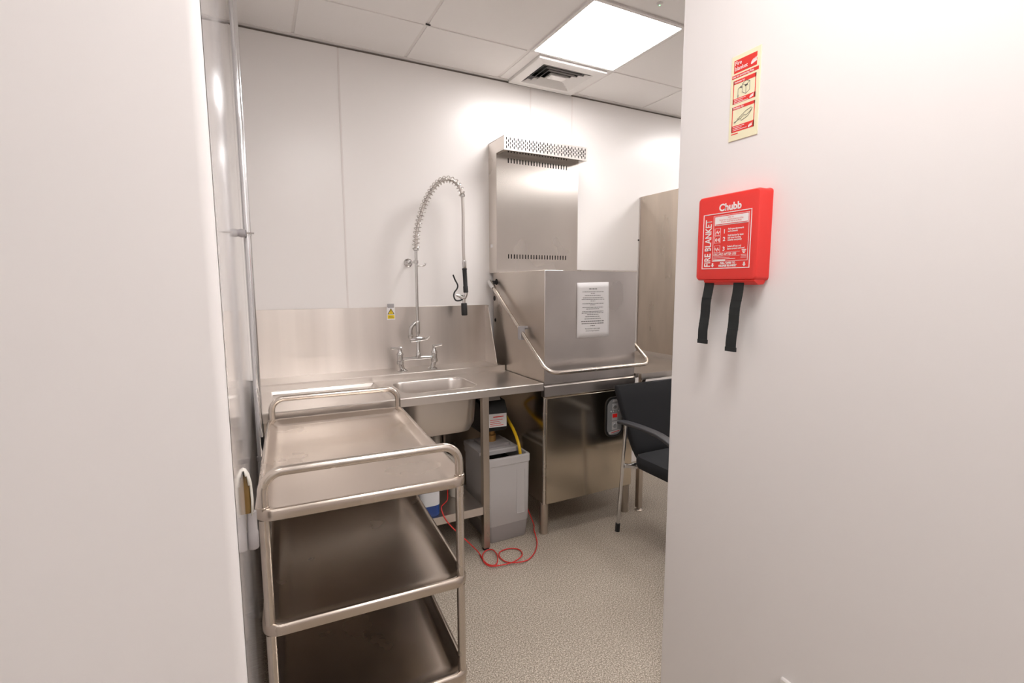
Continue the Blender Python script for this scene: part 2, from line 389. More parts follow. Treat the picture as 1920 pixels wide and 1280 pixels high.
# ================================================================== PRE-RINSE TAP
ZL = zt+.0353; TY = 2.85
tap = thing('pre_rinse_tap', 'tall chrome pre-rinse spray tap with sprung hose over the sink', 'tap', (.843, TY, ZL))
def tp(x, y): return un(x, y, 'Y', TY)
RX0 = .845
for s, bx, hx in ((-1, .748, .735), (1, .932, .945)):
    pl = obj('pillar', lathe([(.030, 0), (.030, .003), (.024, .007), (.017, .013)], (bx, TY, ZL), seg=22), 'chrome', tap, smooth=True)
    obj('neck', tube([(bx, TY, ZL+.008), (bx+(hx-bx)*.6, TY, ZL+.035), (hx, TY, ZL+.055)], [.014, .0145, .016], 18), 'chrome', pl, smooth=True)
    obj('valve_body', lathe([(.014, .040), (.0205, .044), (.0205, .060), (.017, .063), (.017, .094), (.0195, .097), (.0195, .104), (.012, .116), (.010, .128), (.0105, .133)], (hx, TY, ZL), seg=22), 'chrome', pl, smooth=True)
    ex_ = (hx-.052, TY-.004, ZL+.140) if s < 0 else (hx+.048, TY-.004, ZL+.147)
    obj('lever', tube([(hx+.008*(-s), TY, ZL+.137), (hx, TY, ZL+.138), Vector((hx, TY, ZL+.138)).lerp(Vector(ex_), .4), ex_], [.010, .011, .0072, .0078], 12), 'chrome', pl, smooth=True)
zb = ZL+.072
obj('bridge', tube([(.735, TY, zb), (.80, TY, zb), (.845, TY, zb), (.89, TY, zb), (.945, TY, zb)], [.0105, .0098, .0125, .0098, .0105], 16), 'chrome', tap, smooth=True)
obj('stem', lathe([(.013, zb), (.0145, zb+.012), (.0145, zb+.026), (.0115, zb+.030), (.0115, zb+.095), (.016, zb+.099)], (RX0, TY, 0), seg=18), 'chrome', tap, smooth=True)
zv = zb+.112
vb = obj('valve_block', tube([(RX0-.046, TY, zv), (RX0-.030, TY, zv), (RX0, TY, zv+.002), (RX0+.03, TY, zv+.001), (RX0+.042, TY, zv)], [.0165, .0175, .0180, .0135, .010], 18), 'chrome', tap, smooth=True)
obj('valve_nut', lathe([(.012, -.006), (.0165, .002), (.0165, .012), (.012, .018)], (RX0-.043, TY, zv+.012), seg=8), 'chrome', vb)
obj('side_lever', tube([(RX0+.040, TY, zv), (RX0+.055, TY-.004, zv+.002), (RX0+.070, TY-.01, zv+.014)], [.007, .008, .005], 10), 'chrome', vb, smooth=True)
obj('swan_bend', tube(smooth_path([(RX0-.043, TY, zv+.02), (RX0-.043, TY, zv+.056), (RX0-.037, TY, zv+.076), (RX0-.018, TY, zv+.097), (RX0-.002, TY, zv+.104)], 6), .0112, 16), 'chrome', tap, smooth=True)
obj('riser_sleeve', lathe([(.008, .028), (.0115, .032), (.0125, .040), (.0125, .096), (.0115, .106), (.0088, .112)], (RX0+.001, TY, zv), seg=18), 'chrome', tap, smooth=True)
zs0 = tp(780, 468).z
obj('riser', tube([(RX0, TY, zv+.01), (RX0+.001, TY, zs0+.02)], .0085, 16), 'chrome', tap, smooth=True)
fz = tp(782, 491).z
wbk = obj('wall_bracket', tube([(RX0-.004, TY, fz), (RX0-.006, TY+.05, fz), (RX0-.008, YB-.004, fz)], .0065, 12), 'chrome', tap, smooth=True)
obj('flange', lathe([(.026, 0), (.026, .004), (.014, .012), (.010, .022)], (RX0-.010, YB-.0005, fz), (0, -1, 0), 22), 'chrome', wbk, smooth=True)
obj('clamp', lathe([(.010, -.010), (.0135, -.009), (.0135, .009), (.010, .010)], (RX0, TY, fz), seg=16), 'chrome', wbk, smooth=True)
obj('hook', tube(smooth_path([(RX0, TY-.004, fz-.022), (RX0+.03, TY-.012, fz-.023), (RX0+.048, TY-.014, fz-.018), (RX0+.052, TY-.014, fz-.006)], 5), .0045, 10), 'chrome', wbk, smooth=True)
arc = smooth_path([tp(*q) for q in ((780, 468), (781, 440), (787, 410), (797, 380), (810, 356), (824, 341), (839, 336), (853, 341), (862, 352), (867, 366))], 24)
hz = [tp(*q) for q in ((867, 366), (868.5, 400), (868.5, 440), (869, 470), (870, 490))]
obj('hose', tube(arc[::4]+smooth_path(hz, 5)[1:], .0095, 14), 'hose_braid', tap, smooth=True)
# sprung coil
S = [0]
for a, b in zip(arc, arc[1:]): S.append(S[-1]+(b-a).length)
turns = 27; N = turns*14; pts = []; k = 0
for i in range(N+1):
    s_ = S[-1]*i/N
    while k < len(S)-2 and S[k+1] < s_: k += 1
    f = (s_-S[k])/max(S[k+1]-S[k], 1e-9); c = arc[k].lerp(arc[k+1], f); tn = (arc[k+1]-arc[k]).normalized()
    n1 = Vector((0, 1, 0)); n2 = tn.cross(n1); a = 2*math.pi*turns*i/N
    pts.append(c+(n1*math.cos(a)+n2*math.sin(a))*.0195)
obj('spring', tube(pts, .0029, 6), 'spring_steel', tap, smooth=True)
a, b = arc[0], arc[-1]
obj('spring_end', lathe([(.0125, -.006), (.016, -.004), (.016, .010), (.0125, .014)], a, seg=18), 'chrome', tap, smooth=True)
obj('spring_end', lathe([(.011, -.012), (.015, -.008), (.015, .008), (.011, .012)], b, arc[-1]-arc[-6], 16), 'chrome', tap, smooth=True)
g0, g1 = tp(870, 488), tp(873.5, 548); gd = (g1-g0).normalized(); gl = (g1-g0).length
gun = obj('spray_gun', lathe([(.0125, 0), (.0135, .004), (.0135, gl*.22), (.011, gl*.25)], g0, gd, 18), 'chrome', tap, smooth=True)
obj('grip', lathe([(.012, gl*.24), (.0155, gl*.25), (.0155, gl*.28), (.0135, gl*.30), (.0135, gl*.80), (.0150, gl*.81), (.0155, gl*1.0), (.011, gl*1.01)], g0, gd, 18), 'rubber_black', gun, smooth=True)
obj('elbow', tube(smooth_path([g1-gd*.004, g1+gd*.010, tp(870, 559), tp(862, 555), tp(855, 553)], 5), [.011]*16+[.0095, .0085, .008, .007, .006], 14), 'chrome', gun, smooth=True)
obj('nozzle_stem', tube([tp(869.5, 553), tp(870, 570)], .0095, 14), 'chrome', gun, smooth=True)
n0, n1 = tp(870, 568), tp(871, 591)
obj('spray_head', lathe([(.0165, 0), (.0185, .003), (.0185, (n1-n0).length-.003), (.0165, (n1-n0).length)], n0, n1-n0, 20), 'rubber_black', gun, smooth=True)
obj('trigger', tube(smooth_path([tp(*q) for q in ((849.5, 515), (853, 524), (858, 534), (857, 541), (852, 548), (851, 556), (855, 563), (863, 563), (868, 560))], 5), .0048, 10), 'plastic_black', gun, smooth=True)

# warning sign on the splashback
p0 = un(725, 576, 'Y', YB-.008); p1 = un(741, 599, 'Y', YB-.008)
t = thing('warning_sign', 'small white and yellow hazard triangle label on the splashback above the sink', 'sign', (p0.x, YB-.008, p1.z))
obj('plate', box(p0.x, p1.x, YB-.0092, YB-.0068, p1.z, p0.z), 'paper', t)
cx = (p0.x+p1.x)/2; hh = p0.z-p1.z; yq = YB-.0092
obj('hazard_triangle', prism([(cx-.021, p1.z+hh*.44), (cx+.021, p1.z+hh*.44), (cx, p1.z+hh*.93)], 'Y', yq-.0005, yq+.0005), 'ink_black', t)
bm = prism([(cx-.0155, p1.z+hh*.475), (cx+.0155, p1.z+hh*.475), (cx, p1.z+hh*.84)], 'Y', yq-.0009, yq)
box(p0.x+.004, p1.x-.004, yq-.0006, yq, p1.z+hh*.09, p1.z+hh*.38, bm); obj('yellow_field', bm, 'yellow_sign', t)
bm = box(cx-.0018, cx+.0018, yq-.0014, yq, p1.z+hh*.60, p1.z+hh*.76); box(cx-.0018, cx+.0018, yq-.0014, yq, p1.z+hh*.52, p1.z+hh*.565, bm)
for k, ww in enumerate((.014, .016)): box(cx-ww, cx+ww, yq-.0008, yq, p1.z+hh*(.26-.09*k), p1.z+hh*(.285-.09*k), bm)
obj('mark', bm, 'ink_black', t)
q0 = un(726, 569.5, 'Y', YB); q1 = un(738, 576, 'Y', YB)
tag(origin_to(obj('asset_tag', box(q0.x, q1.x, YB-.010, YB+.0005, q1.z-.002, q0.z), 'tag_grey'), (q0.x, YB, q1.z)), 'small grey tag on the wall edge right above the yellow hazard label', 'tag')

# ================================================================== HOOD DISHWASHER
dx0, dx1, dy0, dy1 = 1.396, 2.046, 2.300, 2.955
D = thing('hood_dishwasher', 'stainless steel pass-through hood dishwasher with tall rear vent column', 'dishwasher', ((dx0+dx1)/2, (dy0+dy1)/2, 0))
bm = box(dx0+.002, dx1-.002, dy0+.012, dy1-.002, .188, .884)
cab = obj('cabinet', bm, 'steel_cabinet', D, bevel=.003)
obj('front_panel', box(dx0+.018, dx1-.004, dy0, dy0+.013, .186, .808), 'steel_cabinet', D, bevel=.0022)
obj('edge_strip', box(dx0, dx0+.015, dy0+.001, dy0+.014, .186, .812), 'steel_tower', D, bevel=.002)
obj('tank_band', prism([(dy0-.002, .818), (dy0-.006, .822), (dy0-.006, .876), (dy0+.006, .886), (dy0+.03, .886), (dy0+.03, .818)], 'X', dx0-.001, dx1+.002), 'steel_hood', D)
# hood: thin shell open at the bottom
zh0, zh1 = .888, 1.523
bm = BM()
out = [(dx0, dy0), (dx1, dy0), (dx1, dy1), (dx0, dy1)]; ins = [(dx0+.012, dy0+.012), (dx1-.012, dy0+.012), (dx1-.012, dy1-.012), (dx0+.012, dy1-.012)]
loft([[(x, y, zh0+.02) for x, y in ins], [(x, y, zh0) for x, y in ins], [(x, y, zh0) for x, y in out], [(x, y, zh1) for x, y in out]], bm)
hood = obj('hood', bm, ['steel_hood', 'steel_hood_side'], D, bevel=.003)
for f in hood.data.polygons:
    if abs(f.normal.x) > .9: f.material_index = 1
obj('top_flange', box(dx0+.12, dx1-.001, dy0-.002, dy0+.004, zh1-.004, zh1+.003), 'steel_tower', hood)
# round opening plates on the left side: pivot slot, plug
for y, z, r_ in ((2.905, 1.462, .020), (2.935, 1.355, .017), (2.925, 1.212, .012)):
    obj('side_hole', lathe([(r_, -.0015), (r_, .001), (r_*.8, .0015)], (dx0, y, z), (-1, 0, 0), 18), 'plenum_dark', hood)
# lift bar
xl, xr = 1.358, 2.082
bar = obj('lift_bar', tube(fillet([(xl, 2.915, 1.452), (xl, 2.505, 1.180), (xl+.001, 2.195, .972), (xr-.001, 2.195, .972), (xr, 2.505, 1.180), (xr, 2.915, 1.452)], .065, 10), .0115, 18), 'steel_tube', D, smooth=True)
for x in (xl, xr):
    s = 1 if x < 1.7 else -1
    obj('pivot_sleeve', tube([(x, 2.93, 1.462), (x, 2.865, 1.419)], .0165, 16), 'chrome', bar, smooth=True)
    obj('pivot_pin', tube([(x, 2.925, 1.458), (x+s*.05, 2.925, 1.458)], .012, 12), 'plastic_black', bar, smooth=True)
    obj('clamp_block', box(x-.016, x+.016, 2.478, 2.512, 1.125, 1.205), 'tag_grey', bar, bevel=.004)
    obj('clamp_pin', tube([(x, 2.495, 1.195), (x+s*.045, 2.495, 1.195)], .010, 12), 'tag_grey', bar, smooth=True)
for x in (dx0+.012, dx1-.035):
    for y in (dy0+.035, dy1-.05):
        obj('leg', lathe([(.025, 0), (.026, .004), (.0235, .05), (.0245, .054), (.0265, .06), (.0265, .192)], (x+.012, y, 0), seg=20), 'steel_leg', D, smooth=True)
# rear vent column
cx0, cx1, cy0, cz0, cz1 = 1.382, 2.004, 2.868, 1.520, 2.344
colm = obj('vent_column', BM(), 'steel_tower', D)
bm = BM(); bm.from_mesh(colm.data)
for a in ((cx0, cx0+.003, cy0+.002, YB-.001, cz0, cz1), (cx1-.003, cx1, cy0+.002, YB-.001, cz0, cz1), (cx0, cx1, cy0+.002, YB-.001, cz1-.003, cz1)): box(*a, bm)
bmesh.ops.translate(bm, verts=bm.verts, vec=-wloc(colm)); bm.to_mesh(colm.data); bm.free()
def slotrow(n, xa, xb, w_): return [xa+(xb-xa)*i/(n-1)-w_/2 for i in range(n)]
sx = slotrow(22, un(953, 300, 'Y', cy0).x, un(1062, 314, 'Y', cy0).x, .0075)
zlo, zhi = un(1008, 482, 'Y', cy0).z, un(1008, 308, 'Y', cy0).z
obj('column_front', slotted(cx0, cx1, cz0, 2.262, cy0, [(x, x+.0075, [(zlo-.014, zlo+.014), (zhi-.0145, zhi+.0145)]) for x in sx]), 'steel_tower', D, solid=.002)
obj('column_lining', box(cx0+.006, cx1-.006, cy0+.03, cy0+.034, cz0+.02, 2.25), 'plenum_dark', colm)
# canopy with perforated face
gy_, gz0, gz1 = 2.760, 2.258, 2.343
gxa, gxb = cx0, 1.998
can = obj('canopy', prism([(cy0+.001, 2.262), (gy_, gz0+.002), (gy_, gz0-.0005), (cy0+.001, 2.2585)], 'X', gxa, gxb), 'steel_hood_side', D)
bm = BM()
for x in (gxa, gxb-.0025): prism([(cy0+.002, 2.259), (gy_, gz0), (gy_, gz1), (cy0+.002, cz1)], 'X', x, x+.0025, bm)
prism([(cy0+.002, cz1), (gy_, gz1), (gy_, gz1-.002), (cy0+.002, cz1-.002)], 'X', gxa, gxb, bm)
obj('canopy_side', bm, 'steel_tower', can)
cols = []; n = 23; x = gxa+.017; st = (gxb-gxa-.034)/(2*n-2)
for i in range(2*n-1):
    xs = x+i*st-.0034; z_ = gz0+.010
    hs = [(z_+j*.0245, z_+j*.0245+.0165) for j in range(3)] if i % 2 == 0 else [(z_+.0123+j*.0245, z_+.0123+j*.0245+.0165) for j in range(2)]
    cols.append((xs, xs+.0068, hs))
obj('perforated_grille', slotted(gxa, gxb, gz0, gz1, gy_, cols), 'steel_grille', can, solid=.0018)
obj('canopy_lining', box(gxa+.004, gxb-.004, gy_+.008, gy_+.012, gz0+.003, gz1-.003), 'plenum_dark', can)
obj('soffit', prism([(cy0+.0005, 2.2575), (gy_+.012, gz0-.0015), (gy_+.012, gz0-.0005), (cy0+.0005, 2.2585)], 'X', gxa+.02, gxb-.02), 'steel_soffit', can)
q = un(922, 461, 'X', cx0)
obj('rating_sticker', box(cx0-.001, cx0+.001, q.y-.016, q.y+.016, q.z-.010, q.z+.010), 'paper', colm)
# control panel
px0, px1, pz0, pz1 = 1.826, 1.962, .520, .768
cp = obj('control_panel', loft([[(x, y, z) for x, z in rr(px0+a, px1-a, pz0+a, pz1-a, .052, 8)] for a, y in ((0, dy0+.002), (0, dy0-.006), (.004, dy0-.008), (.010, dy0-.007), (.012, dy0-.004))]), 'plastic_black', D, smooth=True)
yf = dy0-.0045
obj('face_plate', loft([[(x, y, z) for x, z in rr(px0+.013, px1-.013, pz0+.013, pz1-.013, .042, 8)] for y in (yf, yf-.002)]), 'panel_face', cp)
mx_ = (px0+px1)/2; y2 = yf-.002
bm = box(mx_-.020, mx_+.020, y2-.0012, y2, pz0+.045, pz0+.097); box(mx_-.020, mx_+.020, y2-.0012, y2, pz0+.103, pz0+.150, bm); box(mx_-.020, mx_+.020, y2-.0012, y2, pz0+.168, pz0+.207, bm)
prism([(mx_-.020, pz0+.219), (mx_+.020, pz0+.219), (mx_+.012, pz1-.016), (mx_-.012, pz1-.016)], 'Y', y2-.0012, y2, bm)
prism([(mx_-.045, pz0+.024), (mx_-.034, pz0+.018), (mx_+.044, pz0+.030), (mx_+.047, pz0+.040), (mx_+.03, pz0+.043), (mx_-.04, pz0+.034)], 'Y', y2-.0012, y2, bm)
obj('icon_strip', bm, 'panel_white', cp)
for z in (pz0+.071, pz0+.188): 
    kb = obj('round_button', lathe([(.0145, 0), (.0145, .004), (.011, .006), (.006, .004)], (mx_, y2, z), (0, -1, 0), 20), 'panel_face', cp, smooth=True)
for k in range(4): obj('small_button', lathe([(.005, 0), (.005, .002), (.003, .003)], (mx_-.027+.018*k, y2, pz0+.159), (0, -1, 0), 10), 'panel_white', cp)
for k in (-1, 1): obj('small_button', lathe([(.004, 0), (.004, .002), (.003, .003)], (mx_+.027*k, y2, pz0+.096), (0, -1, 0), 10), 'plastic_grey_dark', cp)
obj('display', box(mx_-.017, mx_+.018, y2-.0022, y2, pz0+.121, pz0+.144), 'display_red', cp)
obj('badge', prism([(mx_-.026, pz0+.025), (mx_+.036, pz0+.034), (mx_+.036, pz0+.038), (mx_-.026, pz0+.029)], 'Y', y2-.002, y2-.0005), 'sign_red', cp)

# paper notice on the hood
c4 = [un(1082, 530, 'Y', dy0-.0005), un(1141, 528.5, 'Y', dy0-.0005), un(1141, 630.5, 'Y', dy0-.0005), un(1081, 634, 'Y', dy0-.0005)]
N_ = thing('paper_notice', 'white A4 printed notice taped to the dishwasher hood front', 'notice', (c4[3].x, dy0, c4[3].z))
bm = BM(); nx, nz = 8, 10; G = []
for j in range(nz+1):
    row = []
    for i in range(nx+1):
        p = c4[3].lerp(c4[0], j/nz).lerp(c4[2].lerp(c4[1], j/nz), i/nx)
        cv = .003*math.sin(math.pi*j/nz)*(1-math.sin(math.pi*i/nx))+.0015
        row.append(bm.verts.new((p.x, dy0-cv, p.z)))
    G.append(row)
for j in range(nz):
    for i in range(nx): bm.faces.new((G[j][i], G[j][i+1], G[j+1][i+1], G[j+1][i]))
obj('sheet', bm, 'paper', N_, smooth=True, solid=.0006)
nw = c4[1].x-c4[0].x; nh = c4[0].z-c4[3].z; ncx = (c4[0].x+c4[1].x)/2; bm = BM()
lines = [(.110, .25, 1), (.163, .67, 0), (.190, .14, 0), (.230, .52, 0), (.272, .64, 0), (.302, .72, 0), (.330, .15, 0), (.377, .67, 0), (.403, .17, 0), (.447, .66, 0), (.475, .42, 0), (.520, .68, 0), (.548, .71, 0), (.578, .36, 0), (.616, .47, 0), (.655, .52, 0), (.700, .73, 1), (.740, .70, 1), (.783, .14, 1)]
for f, wd, bold in lines:                       # print too small to read in the photograph
    x = ncx-nw*wd/2; z = c4[0].z-nh*f; hgt = nh*(.0075 if bold else .005)
    while x < ncx+nw*wd/2-.002:
        ww = min(random.uniform(.004, .014), ncx+nw*wd/2-x); box(x, x+ww, dy0-.0095, dy0-.009, z-hgt, z+hgt, bm); x += ww+.0028
text(bm, 'This must be done in order to comply', nh*.030, (ncx, dy0-.0092, c4[0].z-nh*.845), (1, 0, 0), (0, 0, 1), 'CENTER', .0001, .72)
text(bm, 'with the Food Hygiene Regulations.', nh*.030, (ncx, dy0-.0092, c4[0].z-nh*.885), (1, 0, 0), (0, 0, 1), 'CENTER', .0001, .72)
for v_ in bm.verts:                                # lay the print on the gently curved sheet
    j = (v_.co.z-c4[3].z)/nh; i = (v_.co.x-c4[3].x)/nw
    v_.co.y = dy0-(.003*math.sin(math.pi*max(0, min(1, j)))*(1-math.sin(math.pi*max(0, min(1, i))))+.0015)-.0007
obj('print', bm, 'ink', N_)

# ================================================================== RIGHT-HAND TABLE AND SCREEN
rx0, rx1, ry0 = 2.056, 2.664, 2.262
R2 = thing('outlet_table', 'stainless steel outlet table with low upstand to the right of the dishwasher', 'table', ((rx0+rx1)/2, 2.62, 0))
obj('worktop', prism([(ry0, .900), (ry0, .862), (ry0+.012, .862), (ry0+.012, .866), (ry0+.004, .868), (ry0+.004, .896), (YB-.10, .896), (YB-.10, .900)], 'X', rx0+.015, rx1), 'steel_table', R2)
obj('end_fold', box(rx0-.005, rx0+.016, ry0+.03, YB-.1, .872, .899), 'steel_table', R2)
obj('upstand', box(rx0, rx1, YB-.104, YB-.09, .897, .932), 'steel_table', R2, bevel=.002)
obj('upstand', box(rx1-.014, rx1, ry0, YB-.1, .897, .932), 'steel_table', R2, bevel=.002)
for x in (2.110, 2.62):
    for y in (2.30, 2.86):
        lg = obj('leg', box(x-.016, x+.016, y-.016, y+.016, .02, .897), 'steel_leg', R2, bevel=.002)
        obj('foot', lathe([(.026, 0), (.026, .004), (.012, .012), (.012, .025)], (x, y, 0), seg=16), 'steel_leg', lg, smooth=True)
sc_ = thing('steel_screen', 'tall smeared stainless steel side screen standing at the end of the outlet table', 'screen', (rx1+.01, 2.6, .93))
obj('sheet', box(rx1+.001, rx1+.004, 2.16, YB-.006, .905, 2.110), 'steel_screen', sc_)
obj('fold', box(rx1-.006, rx1+.012, YB-.012, YB-.0005, .905, 2.106), 'steel_hood', sc_)
obj('stud', lathe([(.006, 0), (.006, .006), (.003, .008)], (rx1-.006, YB-.006, un(1194, 450, 'Y', YB).z), (-1, 0, 0), 10), 'plastic_black', sc_)

# ================================================================== UNDER THE TABLE
sx0, sx1, sy0, sy1 = 1.066, 1.336, 2.345, 2.690
SW = thing('water_softener', 'grey plastic water softener tank with black control head under the sink table', 'softener', ((sx0+sx1)/2, (sy0+sy1)/2, 0))
def sr(a, z, r_=.022): return [(x, y, z) for x, y in rr(sx0+a, sx1-a, sy0+a, sy1-a, r_, 5)]
obj('tank', loft([sr(.010, .098), sr(.006, .104), sr(.003, .30), sr(.002, .448), sr(-.002, .450), sr(-.002, .488), sr(.002, .492), sr(.014, .492), sr(.016, .488), sr(.018, .36)]), 'plastic_grey', SW, smooth=True)
obj('base', loft([sr(.020, 0), sr(.016, .006), sr(.008, .100)]), 'plastic_grey_dark', SW, smooth=True)
obj('brine', loft([sr(.019, .40), sr(.019, .405)]), 'brine_dark', SW)
lid = obj('lid', loft([[(x, y, z) for x, y in rr(sx0-.004+a, sx1-.03-a, 2.438+a, sy1+.004-a, .016, 4)] for a, z in ((0, .484), (0, .506), (.004, .511), (.026, .513), (.030, .505), (.05, .505))]), 'plastic_grey', SW, smooth=True)
obj('lid_step', loft([[(x, y, z) for x, y in rr(1.12+a, 1.28-a, 2.49+a, 2.66-a, .012, 3)] for a, z in ((0, .504), (0, .520), (.004, .523))]), 'plastic_grey_dark', lid, smooth=True)
obj('label_frame', loft([[(x, y, z) for x, z in rr(1.247+a, 1.300-a, .150+a, .410-a, .004, 3)] for a, y in ((0, sy0+.006), (0, sy0+.0015), (.002, sy0+.001), (.004, sy0+.0025))]), 'plastic_grey', SW)
obj('valve_neck', lathe([(.030, .52), (.030, .56), (.024, .565), (.024, .612)], (1.195, 2.575, 0), seg=20), 'brass', SW, smooth=True)
hd = obj('control_head', prism([(2.50, .600), (2.49, .625), (2.49, .725), (2.52, .775), (2.64, .785), (2.66, .60)], 'X', 1.095, 1.262), 'plastic_black', SW, bevel=.006)
obj('rating_label', prism([(1.135, .628), (1.256, .624), (1.256, .703), (1.135, .707)], 'Y', 2.4888, 2.4905), 'paper', hd)
bm = box(1.170, 1.236, 2.4880, 2.489, .684, .690)
for k, ww in enumerate((.08, .06, .07, .085)): box(1.150, 1.150+ww, 2.4880, 2.489, .668-.011*k, .671-.011*k, bm)
obj('label_print', bm, 'sign_red', hd)
obj('top_cover', prism([(2.52, .776), (2.535, .800), (2.62, .802), (2.64, .785)], 'X', 1.11, 1.235), 'plastic_grey_dark', hd, bevel=.004)
hp = [un(905, 757, 'Y', 2.69), un(922, 755, 'Y', 2.69), un(938, 763, 'Y', 2.68), un(951, 784, 'Y', 2.59), un(964, 808, 'Y', 2.47), un(972.5, 832, 'Y', 2.40), un(975.5, 852, 'Y', 2.385)]
hp.append(hp[-1]+Vector((-.001, 0, -.035)))
tag(origin_to(obj('yellow_hose', tube(smooth_path(hp, 6), .0092, 12), 'yellow_hose', smooth=True), hp[-1]), 'yellow plastic hose curving into the grey softener tank', 'hose')

# detergent bottle on the undershelf
bx, by = .740, 2.375
B = thing('detergent_bottle', 'blue detergent bottle with white label on the shelf under the sink', 'bottle', (bx, by, .25))
def bl(a, z): return [(x, y, z) for x, y in rr(bx-.052+a, bx+.052-a, by-.046+a, by+.046-a, .03-a*.3, 6)]
obj('body', loft([bl(.004, .2505), bl(0, .256), bl(0, .43), bl(.012, .455), bl(.034, .475), bl(.036, .49)]), 'blue_liquid', B, smooth=True)
obj('label', loft([bl(-.0008, .312), bl(-.0008, .425)], None, False, False), 'bottle_white', B, smooth=True)
obj('cap', lathe([(.014, .488), (.018, .490), (.018, .512), (.015, .515)], (bx, by, 0), seg=18), 'bottle_white', B, smooth=True)

# red dosing tube: from the shelf down to loops on the floor
fl = lambda x, y, z=.006: un(x, y, 'Z', z)
rp = [Vector((.88, 2.47, .33)), Vector((.855, 2.41, .29)), un(828, 950, 'Y', 2.335), un(832, 967, 'Y', 2.300), un(842, 982, 'Y', 2.27), un(857, 997, 'Y', 2.25), un(880, 1018, 'Y', 2.23), fl(897, 1035, .02), fl(905, 1048), fl(916, 1058, .008), fl(930, 1058, .012), fl(933, 1043, .012), fl(925, 1031, .010), fl(913, 1031, .009), fl(905, 1040, .012), fl(908, 1054, .016), fl(921, 1061, .016), fl(945, 1058, .010), fl(965, 1052, .012), fl(979, 1040, .012), fl(973, 1030), fl(955, 1028), fl(938, 1034), fl(937, 1044), fl(950, 1053, .007), fl(970, 1054, .016), fl(990, 1049), fl(1002, 1036), fl(1007, 1020), fl(1005, 1006, .02), un(1001, 992, 'Z', .03), un(998, 975, 'Y', 2.42), Vector((1.37, 2.62, .25))]
tag(origin_to(obj('red_tube', tube(smooth_path(rp, 7), .0032, 8), 'red_tube', smooth=True), fl(916, 1058, 0)), 'thin red dosing tube looped on the floor in front of the softener', 'tube')

# ================================================================== CHAIR
CX, CY = 2.085, 1.90
CHR = thing('visitor_chair', 'black fabric armchair with slim metal legs in front of the dishwasher', 'chair', (CX, CY, 0))
def chairbox(x0, x1, y0, y1, z0, z1, r_, name, m_):
    L = [[(x, y, z) for x, y in rr(x0+a, x1-a, y0+a, y1-a, r_, 6)] for a, z in ((.02, z0), (.006, z0+.008), (0, z0+.024), (0, z1-.028), (.008, z1-.009), (.03, z1))]
    return obj(name, loft(L), m_, CHR, smooth=True)
chairbox(1.872, 2.298, 1.635, 2.105, .395, .478, .06, 'seat', 'chair_fabric')
# backrest: a padded shield, wider at the top, leaning towards the machine
L = []
for t_ in [0, .04, .12, .3, .55, .8, .94, 1]:
    z = .462+.400*t_; hw = .180+.100*t_**.8; y = 2.118+.075*t_; k = 1-(.35 if t_ in (0, 1) else 0); d = .022*k
    L.append([(CX+x*(1 if 0 < t_ < 1 else .97), y+yy-.020*(1-(x/hw)**2)*-1, z) for x, yy in rr(-hw, hw, -d, d, d*.9, 4)])
obj('backrest', loft(L), 'chair_fabric', CHR, smooth=True)
for s in (-1, 1):
    xa = CX+s*.272; g = un(1157, 997, 'Z', 0)
    rl = obj('leg', tube([(xa-s*.0, 2.148, .004), (xa+s*.0, 2.098, .655)], .0105, 14), 'pipe_chrome', CHR, smooth=True)
    obj('foot_cap', tube([(xa, 2.1485, 0), (xa, 2.1445, .052)], .014, 14), 'rubber_black', rl, smooth=True)
    fl_ = obj('leg', tube(fillet([(xa-s*.01, 1.655, .004), (xa-s*.01, 1.670, .40), (xa-s*.004, 1.675, .585)], .05, 5), .0105, 14), 'pipe_chrome', CHR, smooth=True)
    obj('foot_cap', tube([(xa-s*.01, 1.655, 0), (xa-s*.01, 1.657, .05)], .014, 14), 'rubber_black', fl_, smooth=True)
    obj('seat_bracket', prism([(xa-s*.002, .405), (xa-s*.095, .380), (xa-s*.095, .397), (xa-s*.002, .425)], 'Y', 2.095, 2.125), 'pipe_chrome', CHR, bevel=.002)
    P = smooth_path([(xa, 2.150, .662), (xa, 2.09, .668), (xa, 1.95, .672), (xa, 1.82, .664), (xa, 1.73, .635), (xa-s*.004, 1.675, .580), (xa-s*.006, 1.655, .54)], 6)
    bm = BM(); rings = []
    for i, p in enumerate(P):
        tn = (P[min(i+1, len(P)-1)]-P[max(i-1, 0)]).normalized(); nn = Vector((1, 0, 0)); bb = tn.cross(nn)
        wd, th = (.026, .0095); e = .6 if i in (0, len(P)-1) else 1
        rings.append([p+nn*a*e+bb*b*e for a, b in rr(-wd, wd, -th, th, .007, 3)])
    obj('armrest', loft(rings, bm), 'chair_arm', CHR, smooth=True)
obj('seat_rail', tube([(CX-.27, 2.11, .405), (CX+.27, 2.11, .405)], .010, 12), 'pipe_chrome', CHR, smooth=True)
for s in (-1, 1): obj('back_upright', tube(smooth_path([(CX+s*.16, 2.075, .42), (CX+s*.165, 2.135, .47), (CX+s*.17, 2.16, .60)], 5), .010, 10), 'plastic_black', CHR, smooth=True)

